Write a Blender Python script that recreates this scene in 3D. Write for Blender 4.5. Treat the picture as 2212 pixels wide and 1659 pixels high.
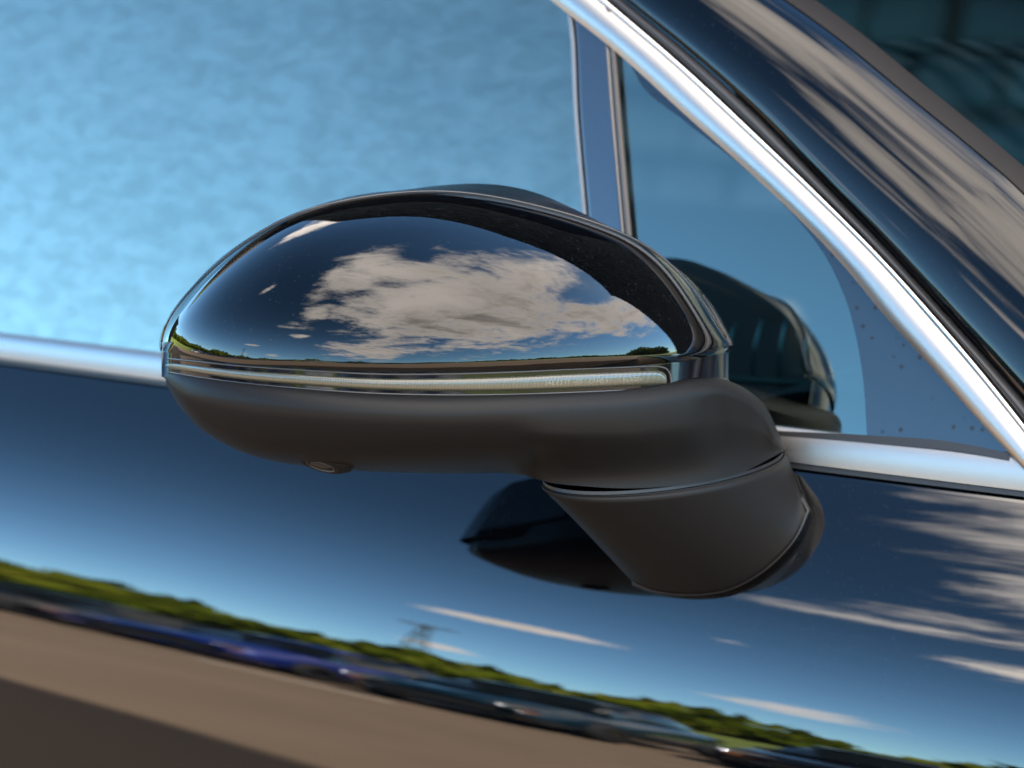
import bpy, bmesh, math, random
import numpy as np
from mathutils import Vector, Matrix
from mathutils.bvhtree import BVHTree

for o in list(bpy.data.objects):
    bpy.data.objects.remove(o)
SC = bpy.context.scene
COL = SC.collection
rad = math.radians
random.seed(7)
RNG = np.random.default_rng(11)

# ------------------------------------------------------------------ camera
LENS, SENS = 105.0, 36.0
YAW, PITCH, ROLL = rad(33.0), rad(11.0), rad(0.0)
DIST = 1.25
TARGET = np.array([0.0, -0.08, 1.0])
F = np.array([-math.sin(YAW) * math.cos(PITCH), math.cos(YAW) * math.cos(PITCH), -math.sin(PITCH)])
R0 = np.array([math.cos(YAW), math.sin(YAW), 0.0])
U0 = np.cross(R0, F)
RV = math.cos(ROLL) * R0 + math.sin(ROLL) * U0
UV = -math.sin(ROLL) * R0 + math.cos(ROLL) * U0
CAM = TARGET - DIST * F
cam = bpy.data.cameras.new("camera")
cam.lens, cam.sensor_width = LENS, SENS
cam.clip_start, cam.clip_end = 0.05, 3000
cam.dof.use_dof = True
cam.dof.focus_distance = 1.19
cam.dof.aperture_fstop = 9.0
co = bpy.data.objects.new("camera", cam)
COL.objects.link(co)
m = Matrix.Identity(4)
for i in range(3):
    m[i][0], m[i][1], m[i][2], m[i][3] = RV[i], UV[i], -F[i], CAM[i]
co.matrix_world = m
SC.camera = co

# ------------------------------------------------------------------ world, sun, exposure
SUN_EL = rad(45.5)
SUN_DIR = np.array([0.78, 0.62, 0.0])
SUN_DIR = SUN_DIR / np.linalg.norm(SUN_DIR) * math.cos(SUN_EL) + np.array([0, 0, math.sin(SUN_EL)])
SUN_ROT = math.atan2(SUN_DIR[0], SUN_DIR[1])

SC.view_settings.view_transform = 'Standard'
SC.view_settings.look = 'None'
SC.view_settings.exposure = 3.38
SC.view_settings.gamma = 1.0
SC.cycles.use_denoising = True
SC.cycles.max_bounces = 10
SC.cycles.transparent_max_bounces = 12
SC.cycles.glossy_bounces = 6
SC.cycles.caustics_reflective = False
SC.cycles.caustics_refractive = False
SC.cycles.sample_clamp_indirect = 150.0


class NT:
    """small helper for building node trees"""
    def __init__(self, tree):
        self.t = tree
        tree.nodes.clear()

    def n(self, typ, _in=None, **kw):
        nd = self.t.nodes.new(typ)
        for k, v in kw.items():
            setattr(nd, k, v)
        for k, v in (_in or {}).items():
            sock = nd.inputs[k]
            if isinstance(v, bpy.types.NodeSocket):
                self.t.links.new(v, sock)
            else:
                sock.default_value = v
        return nd

    def math(self, op, a, b=None, c=None, clamp=False):
        d = {0: a}
        if b is not None:
            d[1] = b
        if c is not None:
            d[2] = c
        return self.n('ShaderNodeMath', d, operation=op, use_clamp=clamp).outputs[0]

    def vmath(self, op, a, b=None, scale=None):
        nd = self.n('ShaderNodeVectorMath', operation=op)
        for k, v in ((0, a), (1, b)):
            if v is None:
                continue
            if isinstance(v, bpy.types.NodeSocket):
                self.t.links.new(v, nd.inputs[k])
            else:
                nd.inputs[k].default_value = v
        if scale is not None:
            if isinstance(scale, bpy.types.NodeSocket):
                self.t.links.new(scale, nd.inputs['Scale'])
            else:
                nd.inputs['Scale'].default_value = scale
        return nd

    def mix(self, fac, a, b, blend='MIX'):
        nd = self.n('ShaderNodeMix', data_type='RGBA', blend_type=blend)
        for k, v in ((0, fac), (6, a), (7, b)):
            if isinstance(v, bpy.types.NodeSocket):
                self.t.links.new(v, nd.inputs[k])
            else:
                nd.inputs[k].default_value = v
        return nd.outputs[2]

    def ramp(self, fac, stops, interp='LINEAR'):
        nd = self.n('ShaderNodeValToRGB', {0: fac})
        cr = nd.color_ramp
        cr.interpolation = interp
        while len(cr.elements) < len(stops):
            cr.elements.new(0.5)
        for e, (p, c) in zip(cr.elements, stops):
            e.position, e.color = p, (c if len(c) == 4 else (*c, 1))
        return nd.outputs[0]

    def smooth(self, x, lo, hi):
        nd = self.n('ShaderNodeMapRange', {0: x, 1: lo, 2: hi, 3: 0.0, 4: 1.0}, interpolation_type='SMOOTHSTEP')
        return nd.outputs[0]


SKY_STRENGTH = 0.14
SKY_TINT = (0.69, 0.97, 1.05, 1)
CLOUD_COL = (1.04, 0.93, 0.83)
# clouds: (azimuth deg from straight out of the car towards its nose, elevation deg, half widths deg, weight)
CLOUDS = [
    (57, 45, 58, 34, 1.15),
    (90, 62, 80, 18, 1.0),
    (24, 18, 20, 11, 0.95),
    (-8, 68, 44, 15, 0.98),
    (40, 76, 130, 13, 0.95),
    (102, 32, 36, 17, 0.98),
    (-5, 40, 14, 15, 0.72),
    (-10, 32, 10, 2.0, 0.76),
    (-10, 36.5, 9, 2.4, 0.70),
    (-3, 26.5, 8, 2.4, 0.82),
    (-25.5, 16.5, 7.5, 1.0, 0.85),
    (-27.5, 8.6, 2.6, 0.8, 0.9),
    (-57, 50, 4.6, 4.4, 0.85),
    (-10, 55, 14, 6, 0.72),
    (-12, 10, 5, 2.4, 0.72),
    (-124, 43, 16, 7, 0.9),
    (-17, 22, 1.8, 0.9, 0.70),
]
world = bpy.data.worlds.new("World")
SC.world = world
world.use_nodes = True
w = NT(world.node_tree)
sky = w.n('ShaderNodeTexSky', sky_type='NISHITA', sun_disc=False, sun_elevation=SUN_EL, sun_rotation=SUN_ROT)
sky.altitude = 200
sky.air_density, sky.dust_density, sky.ozone_density = 1.0, 0.12, 2.0


def build_world():
    tc = w.n('ShaderNodeTexCoord')
    d = tc.outputs['Generated']
    sep = w.n('ShaderNodeSeparateXYZ', {0: d})
    x, y, z = sep.outputs
    az = w.math('MULTIPLY', w.math('ARCTAN2', x, w.math('MULTIPLY', y, -1.0)), 180 / math.pi)
    el = w.math('MULTIPLY', w.math('ARCSINE', w.math('MAXIMUM', w.math('MINIMUM', z, 1.0), -1.0)), 180 / math.pi)
    cosel = w.math('SQRT', w.math('SUBTRACT', 1.0, w.math('MULTIPLY', z, z), clamp=True))
    # cloud sheet seen in perspective: flatter and finer towards the horizon
    inv = w.math('DIVIDE', 1.0, w.math('ADD', w.math('MAXIMUM', z, 0.0), 0.16))
    p = w.vmath('SCALE', w.n('ShaderNodeCombineXYZ', {0: x, 1: y, 2: 0.0}).outputs[0], scale=inv).outputs[0]
    mp = w.n('ShaderNodeMapping', {'Vector': p, 'Rotation': (0, 0, rad(25)), 'Scale': (1.0, 1.5, 1.0)}).outputs[0]
    warp = w.n('ShaderNodeTexNoise', {'Vector': mp, 'Scale': 1.1, 'Detail': 2.0}).outputs['Color']
    wv = w.vmath('SCALE', w.vmath('SUBTRACT', warp, (0.5, 0.5, 0.5)).outputs[0], scale=0.55).outputs[0]
    q = w.vmath('ADD', mp, wv).outputs[0]
    n1 = w.n('ShaderNodeTexNoise', {'Vector': q, 'Scale': 2.4, 'Detail': 11.0, 'Roughness': 0.68, 'Lacunarity': 2.1}).outputs[0]
    n2 = w.n('ShaderNodeTexNoise', {'Vector': w.vmath('ADD', q, (3.1, 7.7, 1.3)).outputs[0], 'Scale': 1.7, 'Detail': 5.0, 'Roughness': 0.5}).outputs[0]
    mask = None
    for (a, e, ra, re, wt) in CLOUDS:
        du = w.math('MULTIPLY', w.math('SUBTRACT', az, float(a)), w.math('DIVIDE', cosel, ra * math.cos(rad(min(e, 75)))))
        dv = w.math('DIVIDE', w.math('SUBTRACT', el, float(e)), float(re))
        r2 = w.math('ADD', w.math('MULTIPLY', du, du), w.math('MULTIPLY', dv, dv))
        g = w.math('MULTIPLY', w.math('EXPONENT', w.math('MULTIPLY', r2, -0.9)), float(wt))
        mask = g if mask is None else w.math('MAXIMUM', mask, g)
    thr = w.n('ShaderNodeMapRange', {0: mask, 1: 0.0, 2: 1.0, 3: 0.82, 4: 0.27}).outputs[0]
    dens = w.smooth(w.math('SUBTRACT', n1, thr), -0.06, 0.20)
    dens = w.math('MULTIPLY', dens, w.smooth(el, -1.0, 2.0))
    thick = w.smooth(w.math('SUBTRACT', n1, thr), 0.05, 0.34)
    shade = w.n('ShaderNodeMapRange', {0: n2, 1: 0.32, 2: 0.68, 3: 0.45, 4: 1.25}).outputs[0]
    lit = w.math('SUBTRACT', 1.08, w.math('MULTIPLY', thick, w.math('SUBTRACT', 1.25, shade)))
    ccol = w.vmath('SCALE', CLOUD_COL, scale=w.math('MULTIPLY', lit, 1.0)).outputs[0]
    skycol = w.vmath('SCALE', w.mix(1.0, sky.outputs[0], SKY_TINT, 'MULTIPLY'), scale=SKY_STRENGTH).outputs[0]
    # clear sky is most polarised a quarter turn from the sun, and the lens filter takes that light out (less so in the haze low down)
    cg = w.n('ShaderNodeVectorMath', {0: d, 1: tuple(SUN_DIR)}, operation='DOT_PRODUCT').outputs['Value']
    c2 = w.math('MULTIPLY', cg, cg)
    pol = w.math('DIVIDE', w.math('SUBTRACT', 1.0, c2), w.math('ADD', 1.0, c2))
    pol = w.math('MULTIPLY', w.math('MULTIPLY', pol, 0.58), w.n('ShaderNodeMapRange', {0: el, 1: 0.0, 2: 38.0, 3: 0.12, 4: 1.0}, interpolation_type='SMOOTHSTEP').outputs[0])
    zen = w.n('ShaderNodeMapRange', {0: el, 1: 25.0, 2: 70.0, 3: 1.0, 4: 0.62}, interpolation_type='SMOOTHSTEP').outputs[0]
    skycol = w.vmath('SCALE', skycol, scale=w.math('MULTIPLY', zen, w.math('SUBTRACT', 1.0, pol))).outputs[0]
    fin = w.mix(dens, skycol, ccol)
    bg = w.n('ShaderNodeBackground', {0: fin, 1: 1.0})
    w.n('ShaderNodeOutputWorld', {0: bg.outputs[0]})


build_world()

sun = bpy.data.lights.new("sun", 'SUN')
sun.energy, sun.angle, sun.color = 5.0, rad(0.5), (1.0, 0.94, 0.86)
so = bpy.data.objects.new("sun", sun)
COL.objects.link(so)
so.rotation_euler = Vector(SUN_DIR).to_track_quat('Z', 'Y').to_euler()


# ------------------------------------------------------------------ helpers
PXF = LENS / SENS * 2212.0        # focal length in photo pixels (2212 x 1659 grid)


def ray(u, v):
    return F + (np.asarray(u, float)[..., None] - 1106.0) / PXF * RV - (np.asarray(v, float)[..., None] - 829.5) / PXF * UV


def P(u, v, d):
    """world point seen at grid position (u, v), d metres along the view axis"""
    return CAM + np.asarray(d, float)[..., None] * ray(u, v)


def cr_interp(pts, x):
    """smooth interpolation through (x, y) points (Catmull-Rom slopes)"""
    pts = np.array(sorted(pts), float)
    X, Y = pts[:, 0], pts[:, 1]
    s = np.diff(Y) / np.diff(X)
    mm = np.empty(len(X))
    mm[0], mm[-1] = s[0], s[-1]
    h = np.diff(X)
    mm[1:-1] = (s[:-1] * h[1:] + s[1:] * h[:-1]) / (h[:-1] + h[1:])
    x = np.asarray(x, float)
    i = np.clip(np.searchsorted(X, x) - 1, 0, len(X) - 2)
    t = (x - X[i]) / h[i]
    y = ((2 * t**3 - 3 * t**2 + 1) * Y[i] + (t**3 - 2 * t**2 + t) * h[i] * mm[i]
         + (-2 * t**3 + 3 * t**2) * Y[i + 1] + (t**3 - t**2) * h[i] * mm[i + 1])
    lo, hi = x < X[0], x > X[-1]
    y = np.where(lo, Y[0] + (x - X[0]) * mm[0], y)
    return np.where(hi, Y[-1] + (x - X[-1]) * mm[-1], y)


def path_interp(pts, n):
    """n points along a smooth 2D curve through pts, even in arc length"""
    p = np.array(pts, float)
    s = np.concatenate([[0], np.cumsum(np.linalg.norm(np.diff(p, axis=0), axis=1))])
    t = np.linspace(0, s[-1], n)
    return np.stack([cr_interp(list(zip(s, p[:, k])), t) for k in range(p.shape[1])], 1)


def obj(name, verts, faces, mat, parent=None, smooth=True, sharp=None):
    me = bpy.data.meshes.new(name)
    me.from_pydata([tuple(map(float, v)) for v in verts], [], [tuple(map(int, f)) for f in faces])
    me.update()
    if smooth:
        me.polygons.foreach_set('use_smooth', [True] * len(me.polygons))
    if mat:
        me.materials.append(mat)
    o = bpy.data.objects.new(name, me)
    COL.objects.link(o)
    if parent is not None:
        o.parent = parent
    if sharp:
        me.set_sharp_from_angle(angle=rad(sharp))
    return o


def grid_vf(pts, closed=False, flip=False):
    pts = np.asarray(pts, float)
    a, b = pts.shape[:2]
    faces = []
    for i in range(a - 1):
        for j in range(b if closed else b - 1):
            k = (j + 1) % b
            f = (i * b + j, i * b + k, (i + 1) * b + k, (i + 1) * b + j)
            faces.append(f[::-1] if flip else f)
    return pts.reshape(-1, 3), faces


def face_camera(verts, faces):
    """wind faces so that most of them look at the camera"""
    v = np.asarray(verts, float)
    s = 0.0
    for f in faces:
        p = v[list(f)]
        n = np.cross(p[1] - p[0], p[2] - p[0])
        s += float(np.dot(n, CAM - p.mean(0)))
    return faces if s >= 0 else [tuple(f)[::-1] for f in faces]


def grid(name, pts, mat, parent=None, closed=False, smooth=True, sharp=None, thick=0.0):
    v, f = grid_vf(pts, closed)
    o = obj(name, v, face_camera(v, f), mat, parent, smooth, sharp)
    if thick:
        md = o.modifiers.new("thickness", 'SOLIDIFY')
        md.thickness, md.offset = thick, -1
    return o


def join_parts(parts):
    V, Fc = [], []
    for v, f in parts:
        off = len(V)
        V += [tuple(x) for x in v]
        Fc += [tuple(i + off for i in q) for q in f]
    return V, Fc


def box_vf(lo, hi):
    x0, y0, z0 = lo
    x1, y1, z1 = hi
    v = [(x0, y0, z0), (x1, y0, z0), (x1, y1, z0), (x0, y1, z0), (x0, y0, z1), (x1, y0, z1), (x1, y1, z1), (x0, y1, z1)]
    f = [(0, 3, 2, 1), (4, 5, 6, 7), (0, 1, 5, 4), (1, 2, 6, 5), (2, 3, 7, 6), (3, 0, 4, 7)]
    return v, f


def tube_vf(path, r, n=10, closed=False):
    p = np.asarray(path, float)
    m_ = len(p)
    rows = []
    nrm = None
    for i in range(m_):
        if closed:
            t = p[(i + 1) % m_] - p[i - 1]
        else:
            t = p[min(i + 1, m_ - 1)] - p[max(i - 1, 0)]
        t = t / (np.linalg.norm(t) + 1e-12)
        if nrm is None:
            nrm = np.cross(t, [0.123, 0.35, 0.93])
        nrm = nrm - t * np.dot(nrm, t)
        nrm /= np.linalg.norm(nrm) + 1e-12
        bn = np.cross(t, nrm)
        rr = r[i] if hasattr(r, '__len__') else r
        a = np.linspace(0, 2 * math.pi, n, endpoint=False)
        rows.append(p[i] + rr * (np.cos(a)[:, None] * nrm + np.sin(a)[:, None] * bn))
    rows = np.array(rows)
    if closed:
        rows = np.concatenate([rows, rows[:1]])
    v, f = grid_vf(rows, closed=True)
    f = list(f)
    if not closed:
        f.append(tuple(range(n))[::-1])
        f.append(tuple((m_ - 1) * n + k for k in range(n)))
    return v, f


def tag(o, label=None, cat=None, group=None, kind=None):
    for k, v in (('label', label), ('category', cat), ('group', group), ('kind', kind)):
        if v:
            o[k] = v
    return o


def empty(name, loc=(0, 0, 0)):
    o = bpy.data.objects.new(name, None)
    o.location = loc
    o.empty_display_size = 0.1
    COL.objects.link(o)
    return o


# ------------------------------------------------------------------ materials
def mat_new(name):
    mt = bpy.data.materials.new(name)
    mt.use_nodes = True
    return mt, NT(mt.node_tree)


def principled(name, base, rough=0.5, metal=0.0, spec=0.5, coat=0.0, coat_rough=0.02, ior=1.5, bump=None, vary=None):
    mt, t = mat_new(name)
    tc = t.n('ShaderNodeTexCoord')
    b = t.n('ShaderNodeBsdfPrincipled', {'Base Color': (*base, 1), 'Roughness': rough, 'Metallic': metal,
                                         'Specular IOR Level': spec, 'Coat Weight': coat, 'Coat Roughness': coat_rough, 'IOR': ior})
    if vary:
        sc, amt = vary
        nz = t.n('ShaderNodeTexNoise', {'Vector': tc.outputs['Object'], 'Scale': sc, 'Detail': 5.0})
        f = t.n('ShaderNodeMapRange', {0: nz.outputs[0], 1: 0.3, 2: 0.7, 3: 1 - amt, 4: 1 + amt})
        c = t.vmath('SCALE', (*base,), scale=f.outputs[0])
        t.t.links.new(c.outputs[0], b.inputs['Base Color'])
    if bump:
        sc, dist = bump
        nz = t.n('ShaderNodeTexNoise', {'Vector': tc.outputs['Object'], 'Scale': sc, 'Detail': 2.0})
        bp = t.n('ShaderNodeBump', {'Height': nz.outputs[0], 'Distance': dist, 'Strength': 1.0})
        t.t.links.new(bp.outputs[0], b.inputs['Normal'])
    t.n('ShaderNodeOutputMaterial', {0: b.outputs[0]})
    return mt


def car_paint(name, peel=0.0, peel_scale=90.0, ior=1.5):
    mt, t = mat_new(name)
    tc = t.n('ShaderNodeTexCoord')
    vo = t.n('ShaderNodeTexVoronoi', {'Vector': tc.outputs['Object'], 'Scale': 1500.0})
    fl = t.math('GREATER_THAN', t.n('ShaderNodeSeparateColor', {0: vo.outputs['Color']}).outputs[0], 0.985)
    base = t.mix(fl, (0.0004, 0.0006, 0.0010, 1), (0.004, 0.0052, 0.0075, 1))
    b = t.n('ShaderNodeBsdfPrincipled', {'Base Color': base, 'Roughness': 0.5, 'Specular IOR Level': 0.0,
                                         'Coat Weight': 1.0, 'Coat Roughness': 0.0, 'Coat IOR': ior})
    if peel:
        nz = t.n('ShaderNodeTexNoise', {'Vector': tc.outputs['Object'], 'Scale': peel_scale, 'Detail': 1.0})
        bp = t.n('ShaderNodeBump', {'Height': nz.outputs[0], 'Distance': peel, 'Strength': 1.0})
        t.t.links.new(bp.outputs[0], b.inputs['Coat Normal'])
    t.n('ShaderNodeOutputMaterial', {0: b.outputs[0]})
    return mt


def window_glass(name, tint_t, tint_r, gain, mottle=0.0):
    mt, t = mat_new(name)
    tc = t.n('ShaderNodeTexCoord')
    fr = t.n('ShaderNodeFresnel', {'IOR': 1.52})
    f = t.math('MULTIPLY', fr.outputs[0], gain, clamp=True)
    col = (*tint_r, 1)
    if mottle:
        mp = t.n('ShaderNodeMapping', {'Vector': tc.outputs['Object'], 'Rotation': (0, rad(32), 0), 'Scale': (1.0, 1.0, 1.9)})
        n1 = t.n('ShaderNodeTexNoise', {'Vector': mp.outputs[0], 'Scale': 72.0, 'Detail': 1.0, 'Roughness': 0.45, 'Distortion': 0.4})
        n2 = t.n('ShaderNodeTexNoise', {'Vector': tc.outputs['Object'], 'Scale': 16.0, 'Detail': 1.0})
        s = t.math('ADD', t.math('MULTIPLY', n1.outputs[0], 0.88), t.math('MULTIPLY', n2.outputs[0], 0.12))
        s = t.n('ShaderNodeMapRange', {0: s, 1: 0.34, 2: 0.66, 3: 1 - mottle, 4: 1 + mottle}).outputs[0]
        f = t.math('MULTIPLY', f, s, clamp=True)
    gl = t.n('ShaderNodeBsdfGlossy', {'Color': col, 'Roughness': 0.0})
    tr = t.n('ShaderNodeBsdfTransparent', {'Color': (*tint_t, 1)})
    mx = t.n('ShaderNodeMixShader', {0: f, 1: tr.outputs[0], 2: gl.outputs[0]})
    t.n('ShaderNodeOutputMaterial', {0: mx.outputs[0]})
    return mt


M_PAINT = car_paint("navy_black_paint", peel=1.2e-6, peel_scale=220.0)
M_PAINT_DOOR = car_paint("navy_black_paint_brighter_door", peel=5.0e-6, peel_scale=150.0, ior=1.60)  # same paint, coat index raised to brighten the sky mirrored in the door
M_PAINT_PILLAR = car_paint("navy_black_paint_dimmed_pillar", peel=1.5e-6, peel_scale=200.0, ior=1.37)  # same paint, coat index lowered to dim the clouds mirrored in the pillar
M_PAINT_CAP = car_paint("navy_black_paint_dimmed_cap", peel=1.2e-6, peel_scale=220.0, ior=1.43)  # same paint, coat index lowered to darken the sky mirrored in the cap
M_GLOSS = principled("gloss_black_plastic", (0.004, 0.004, 0.005), rough=0.03, spec=0.5)
M_MATTE = principled("grained_matte_black_plastic", (0.0062, 0.0063, 0.0065), rough=0.43, spec=0.11, bump=(2200.0, 5.0e-5))
M_RUBBER = principled("black_rubber", (0.008, 0.008, 0.009), rough=0.45, spec=0.35)
M_CHROME = principled("satin_aluminium_trim", (0.25, 0.243, 0.232), rough=0.38, metal=1.0)
M_LIP = principled("bright_trim_lip", (0.5, 0.48, 0.47), rough=0.12, metal=1.0)
M_FRIT = principled("black_glass_border", (0.004, 0.005, 0.007), rough=0.01, spec=0.55)
mt, t = mat_new("dusty_black_glass_border")
tc = t.n('ShaderNodeTexCoord')
vo = t.n('ShaderNodeTexVoronoi', {'Vector': tc.outputs['Object'], 'Scale': 260.0})
pick = t.math('GREATER_THAN', t.n('ShaderNodeSeparateColor', {0: vo.outputs['Color']}).outputs[0], 0.72)
spot = t.math('MULTIPLY', pick, t.n('ShaderNodeMapRange', {0: vo.outputs['Distance'], 1: 0.18, 2: 0.36, 3: 1.0, 4: 0.0}).outputs[0])
b = t.n('ShaderNodeBsdfPrincipled', {'Base Color': (0.004, 0.005, 0.007, 1), 'Roughness': t.math('MULTIPLY', spot, 0.35), 'Specular IOR Level': t.math('SUBTRACT', 0.60, t.math('MULTIPLY', spot, 0.30))})
t.n('ShaderNodeOutputMaterial', {0: b.outputs[0]})
M_FRIT_D = mt
M_TRIM = principled("gloss_black_window_trim", (0.006, 0.006, 0.009), rough=0.04, spec=0.95)
M_GLASS = window_glass("side_glass", (0.10, 0.14, 0.15), (0.92, 0.94, 0.78), 3.6, mottle=0.10)
M_GLASS_Q = window_glass("quarter_glass", (0.22, 0.36, 0.40), (0.82, 0.96, 0.86), 2.4)
M_SCREEN = window_glass("windscreen_glass", (0.07, 0.26, 0.33), (0.55, 0.85, 0.95), 0.7)
M_INT = principled("dark_cabin_lining", (0.02, 0.021, 0.022), rough=0.8)
M_DASH = principled("dark_dashboard_plastic", (0.025, 0.027, 0.028), rough=0.55)
M_VENT = principled("vent_metal", (0.10, 0.14, 0.15), rough=0.35, metal=0.6)
M_GLASSMIR = principled("dimmed_mirror_glass", (0.02, 0.022, 0.024), rough=0.0, metal=1.0)

# ------------------------------------------------------------------ the car flank
car = empty("parked_car", (0.0, 0.0, 0.0))
tag(car, "glossy navy black car with folded door mirror, seen close up across its shiny door", "car")


def on_y0(u, v, y):
    r = ray(u, v)
    return CAM + r * ((y - CAM[1]) / r[1])


B0, B1 = on_y0(0, 718, 0.0), on_y0(2212, 991, 0.0)
BLEN = float(np.linalg.norm(B1 - B0))
BD = (B1 - B0) / BLEN
TH_W = rad(16.0)
WN = np.array([0.0, -math.cos(TH_W), math.sin(TH_W)])
WN = WN - BD * np.dot(WN, BD)
WN /= np.linalg.norm(WN)
WQ = np.cross(WN, BD)
if WQ[2] < 0:
    WQ = -WQ
W_R = 2.8


def bend(s):
    """the flank turns in towards the nose (metres inwards)"""
    x = np.maximum(np.asarray(s, float) - 0.15, 0)
    return np.where(x < 0.55, 0.18 * x * x, 0.18 * 0.3025 + 0.198 * (x - 0.55))


def W(u, v, off=0.0):
    """point of the (barrel shaped) side window surface seen at (u, v)"""
    u, v = np.broadcast_arrays(np.asarray(u, float), np.asarray(v, float))
    r = ray(u, v)
    o_ = np.zeros(u.shape) + off
    for _ in range(5):
        t = (np.dot(B0 - CAM, WN) + o_) / (r @ WN)
        X = CAM + r * t[..., None]
        q = np.maximum((X - B0) @ WQ, 0.0)
        o_ = off - q * q / (2 * W_R) - bend((X - B0) @ BD)
    return X


def Wsq(s, q, off=0.0):
    s, q = np.broadcast_arrays(np.asarray(s, float), np.asarray(q, float))
    qq = np.maximum(q, 0)
    return B0 + s[..., None] * BD + q[..., None] * WQ + (off - qq * qq / (2 * W_R) - bend(s))[..., None] * WN


# --- window panes (curved sheets; the trims lie over their edges)
def pane(name, poly, mat, off, nx=40, ny=40, thick=0.0):
    """poly: four (u, v) corners tl, tr, br, bl"""
    a, b = np.meshgrid(np.linspace(0, 1, nx), np.linspace(0, 1, ny))
    (tl, tr, br, bl) = [np.array(p, float) for p in poly]
    uv = ((1 - a)[..., None] * (1 - b)[..., None] * tl + a[..., None] * (1 - b)[..., None] * tr
          + a[..., None] * b[..., None] * br + (1 - a)[..., None] * b[..., None] * bl)
    return grid(name, W(uv[..., 0], uv[..., 1], off), mat, car)


CHR_UP = [(1100, -190), (1200, -97), (1315, 0), (1487, 148), (1631, 283), (1775, 421), (1918, 565), (2014, 671), (2120, 795), (2208, 905), (2290, 1015), (2330, 1070)]
CHR_LO = [(960, -190), (1075, -97), (1190, 0), (1320, 103), (1487, 254), (1631, 383), (1727, 474), (1823, 575), (1918, 690), (2014, 795), (2110, 903), (2190, 990), (2235, 1040)]

pane("side_window", [(-900, -190), (1226, -190), (1326, 830), (-900, 690)], M_GLASS, 0.0)
pane("quarter_window", [(1226, -190), (1270, -190), (2235, 1000), (1330, 930)], M_GLASS_Q, -0.0015)

# divider trim between the two panes
dl = path_interp([(1219, -60), (1237, 40), (1249, 250), (1266, 450), (1283, 640), (1300, 830)], 24)
dr = path_interp([(1296, -60), (1312, 60), (1327, 240), (1345, 450), (1362, 640), (1380, 830)], 24)
k = np.linspace(0, 1, 9)[None, :, None]
uv = dl[:, None, :] * (1 - k) + dr[:, None, :] * k
grid("window_divider", W(uv[..., 0], uv[..., 1], 0.0012), M_TRIM, car, thick=0.004)
lp = np.stack([W(p[0] - 5, p[1], 0.0015) for p in dl])
rp = np.stack([W(p[0] + 8, p[1], 0.0016) for p in dr])
v, f = tube_vf(lp, 0.0011, 8)
M_EDGE = principled("ground_glass_edge", (0.08, 0.095, 0.115), rough=0.4, spec=0.4)
obj("glass_edge", v, f, M_EDGE, car)
v, f = tube_vf(rp, 0.0016, 8)
obj("divider_seal", v, f, principled("brown_black_seal", (0.03, 0.022, 0.018), rough=0.5), car)

# black printed border of the quarter window
fb = path_interp([(1353, 108), (1380, 175), (1487, 268), (1631, 383), (1727, 479), (1775, 541), (1823, 637), (1847, 718), (1861, 795), (1873, 945), (1876, 990)], 60)
fo = path_interp([(1300, 60), (1360, 120), (1487, 234), (1631, 363), (1740, 474), (1840, 580), (1930, 690), (2025, 795), (2110, 890), (2190, 985), (2200, 1010)], 60)
k = np.linspace(0, 1, 8)[None, :, None]
uv = fb[:, None, :] * (1 - k) + fo[:, None, :] * k
fr_o = grid("window_border", W(uv[..., 0], uv[..., 1], -0.0007), M_FRIT_D, car)

# rubber at the foot of the quarter window
rb = path_interp([(1660, 931), (1873, 948), (2100, 972), (2180, 987)], 30)
th = np.interp(np.arange(30), [0, 8, 20, 29], [1, 6, 12, 8])
uv = np.stack([np.stack([rb[:, 0], rb[:, 1] - th], 1), np.stack([rb[:, 0], rb[:, 1] + 8], 1)], 1)
grid("waist_seal", W(uv[..., 0], uv[..., 1], 0.002), M_RUBBER, car)


def strip_on_window(name, lo, up, mat, n=90, m_=14, off=0.003, bulge=0.003, tilt=0.0):
    a, b = path_interp(lo, n), path_interp(up, n)
    A, B = W(a[:, 0], a[:, 1], off), W(b[:, 0], b[:, 1], off)
    kk = np.linspace(-1, 1, m_)
    pts = []
    for i in range(n):
        w_ = np.linalg.norm(B[i] - A[i])
        row = [A[i] + (B[i] - A[i]) * (q + 1) / 2 + WN * (bulge * (1 - q * q) + tilt * (q + 1) / 2) for q in kk]
        row = [A[i] - WN * 0.006] + row + [B[i] - WN * 0.006]
        pts.append(row)
    return grid(name, np.array(pts), mat, car, sharp=40)


# bright strip along the pillar, its narrow lip, then the rubber
def lerp_paths(pa, pb, t, n=40):
    a, b = path_interp(pa, n), path_interp(pb, n)
    return [tuple(x) for x in a * (1 - t) + b * t]


strip_on_window("pillar_trim_strip", CHR_LO, lerp_paths(CHR_LO, CHR_UP, 0.80), M_CHROME, bulge=0.0020, tilt=-0.0005)
strip_on_window("pillar_trim_lip", lerp_paths(CHR_LO, CHR_UP, 0.82), CHR_UP, M_LIP, m_=8, off=0.0028, bulge=0.0012, tilt=-0.001)
RUB_UP = [(1135, -190), (1240, -97), (1352, 0), (1487, 110), (1631, 239), (1775, 388), (1918, 537), (2062, 695), (2158, 800), (2250, 905), (2350, 1030), (2390, 1080)]
strip_on_window("pillar_rubber_seal", CHR_UP, lerp_paths(CHR_UP, RUB_UP, 0.84), M_RUBBER, off=0.001, bulge=0.0035)

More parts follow.
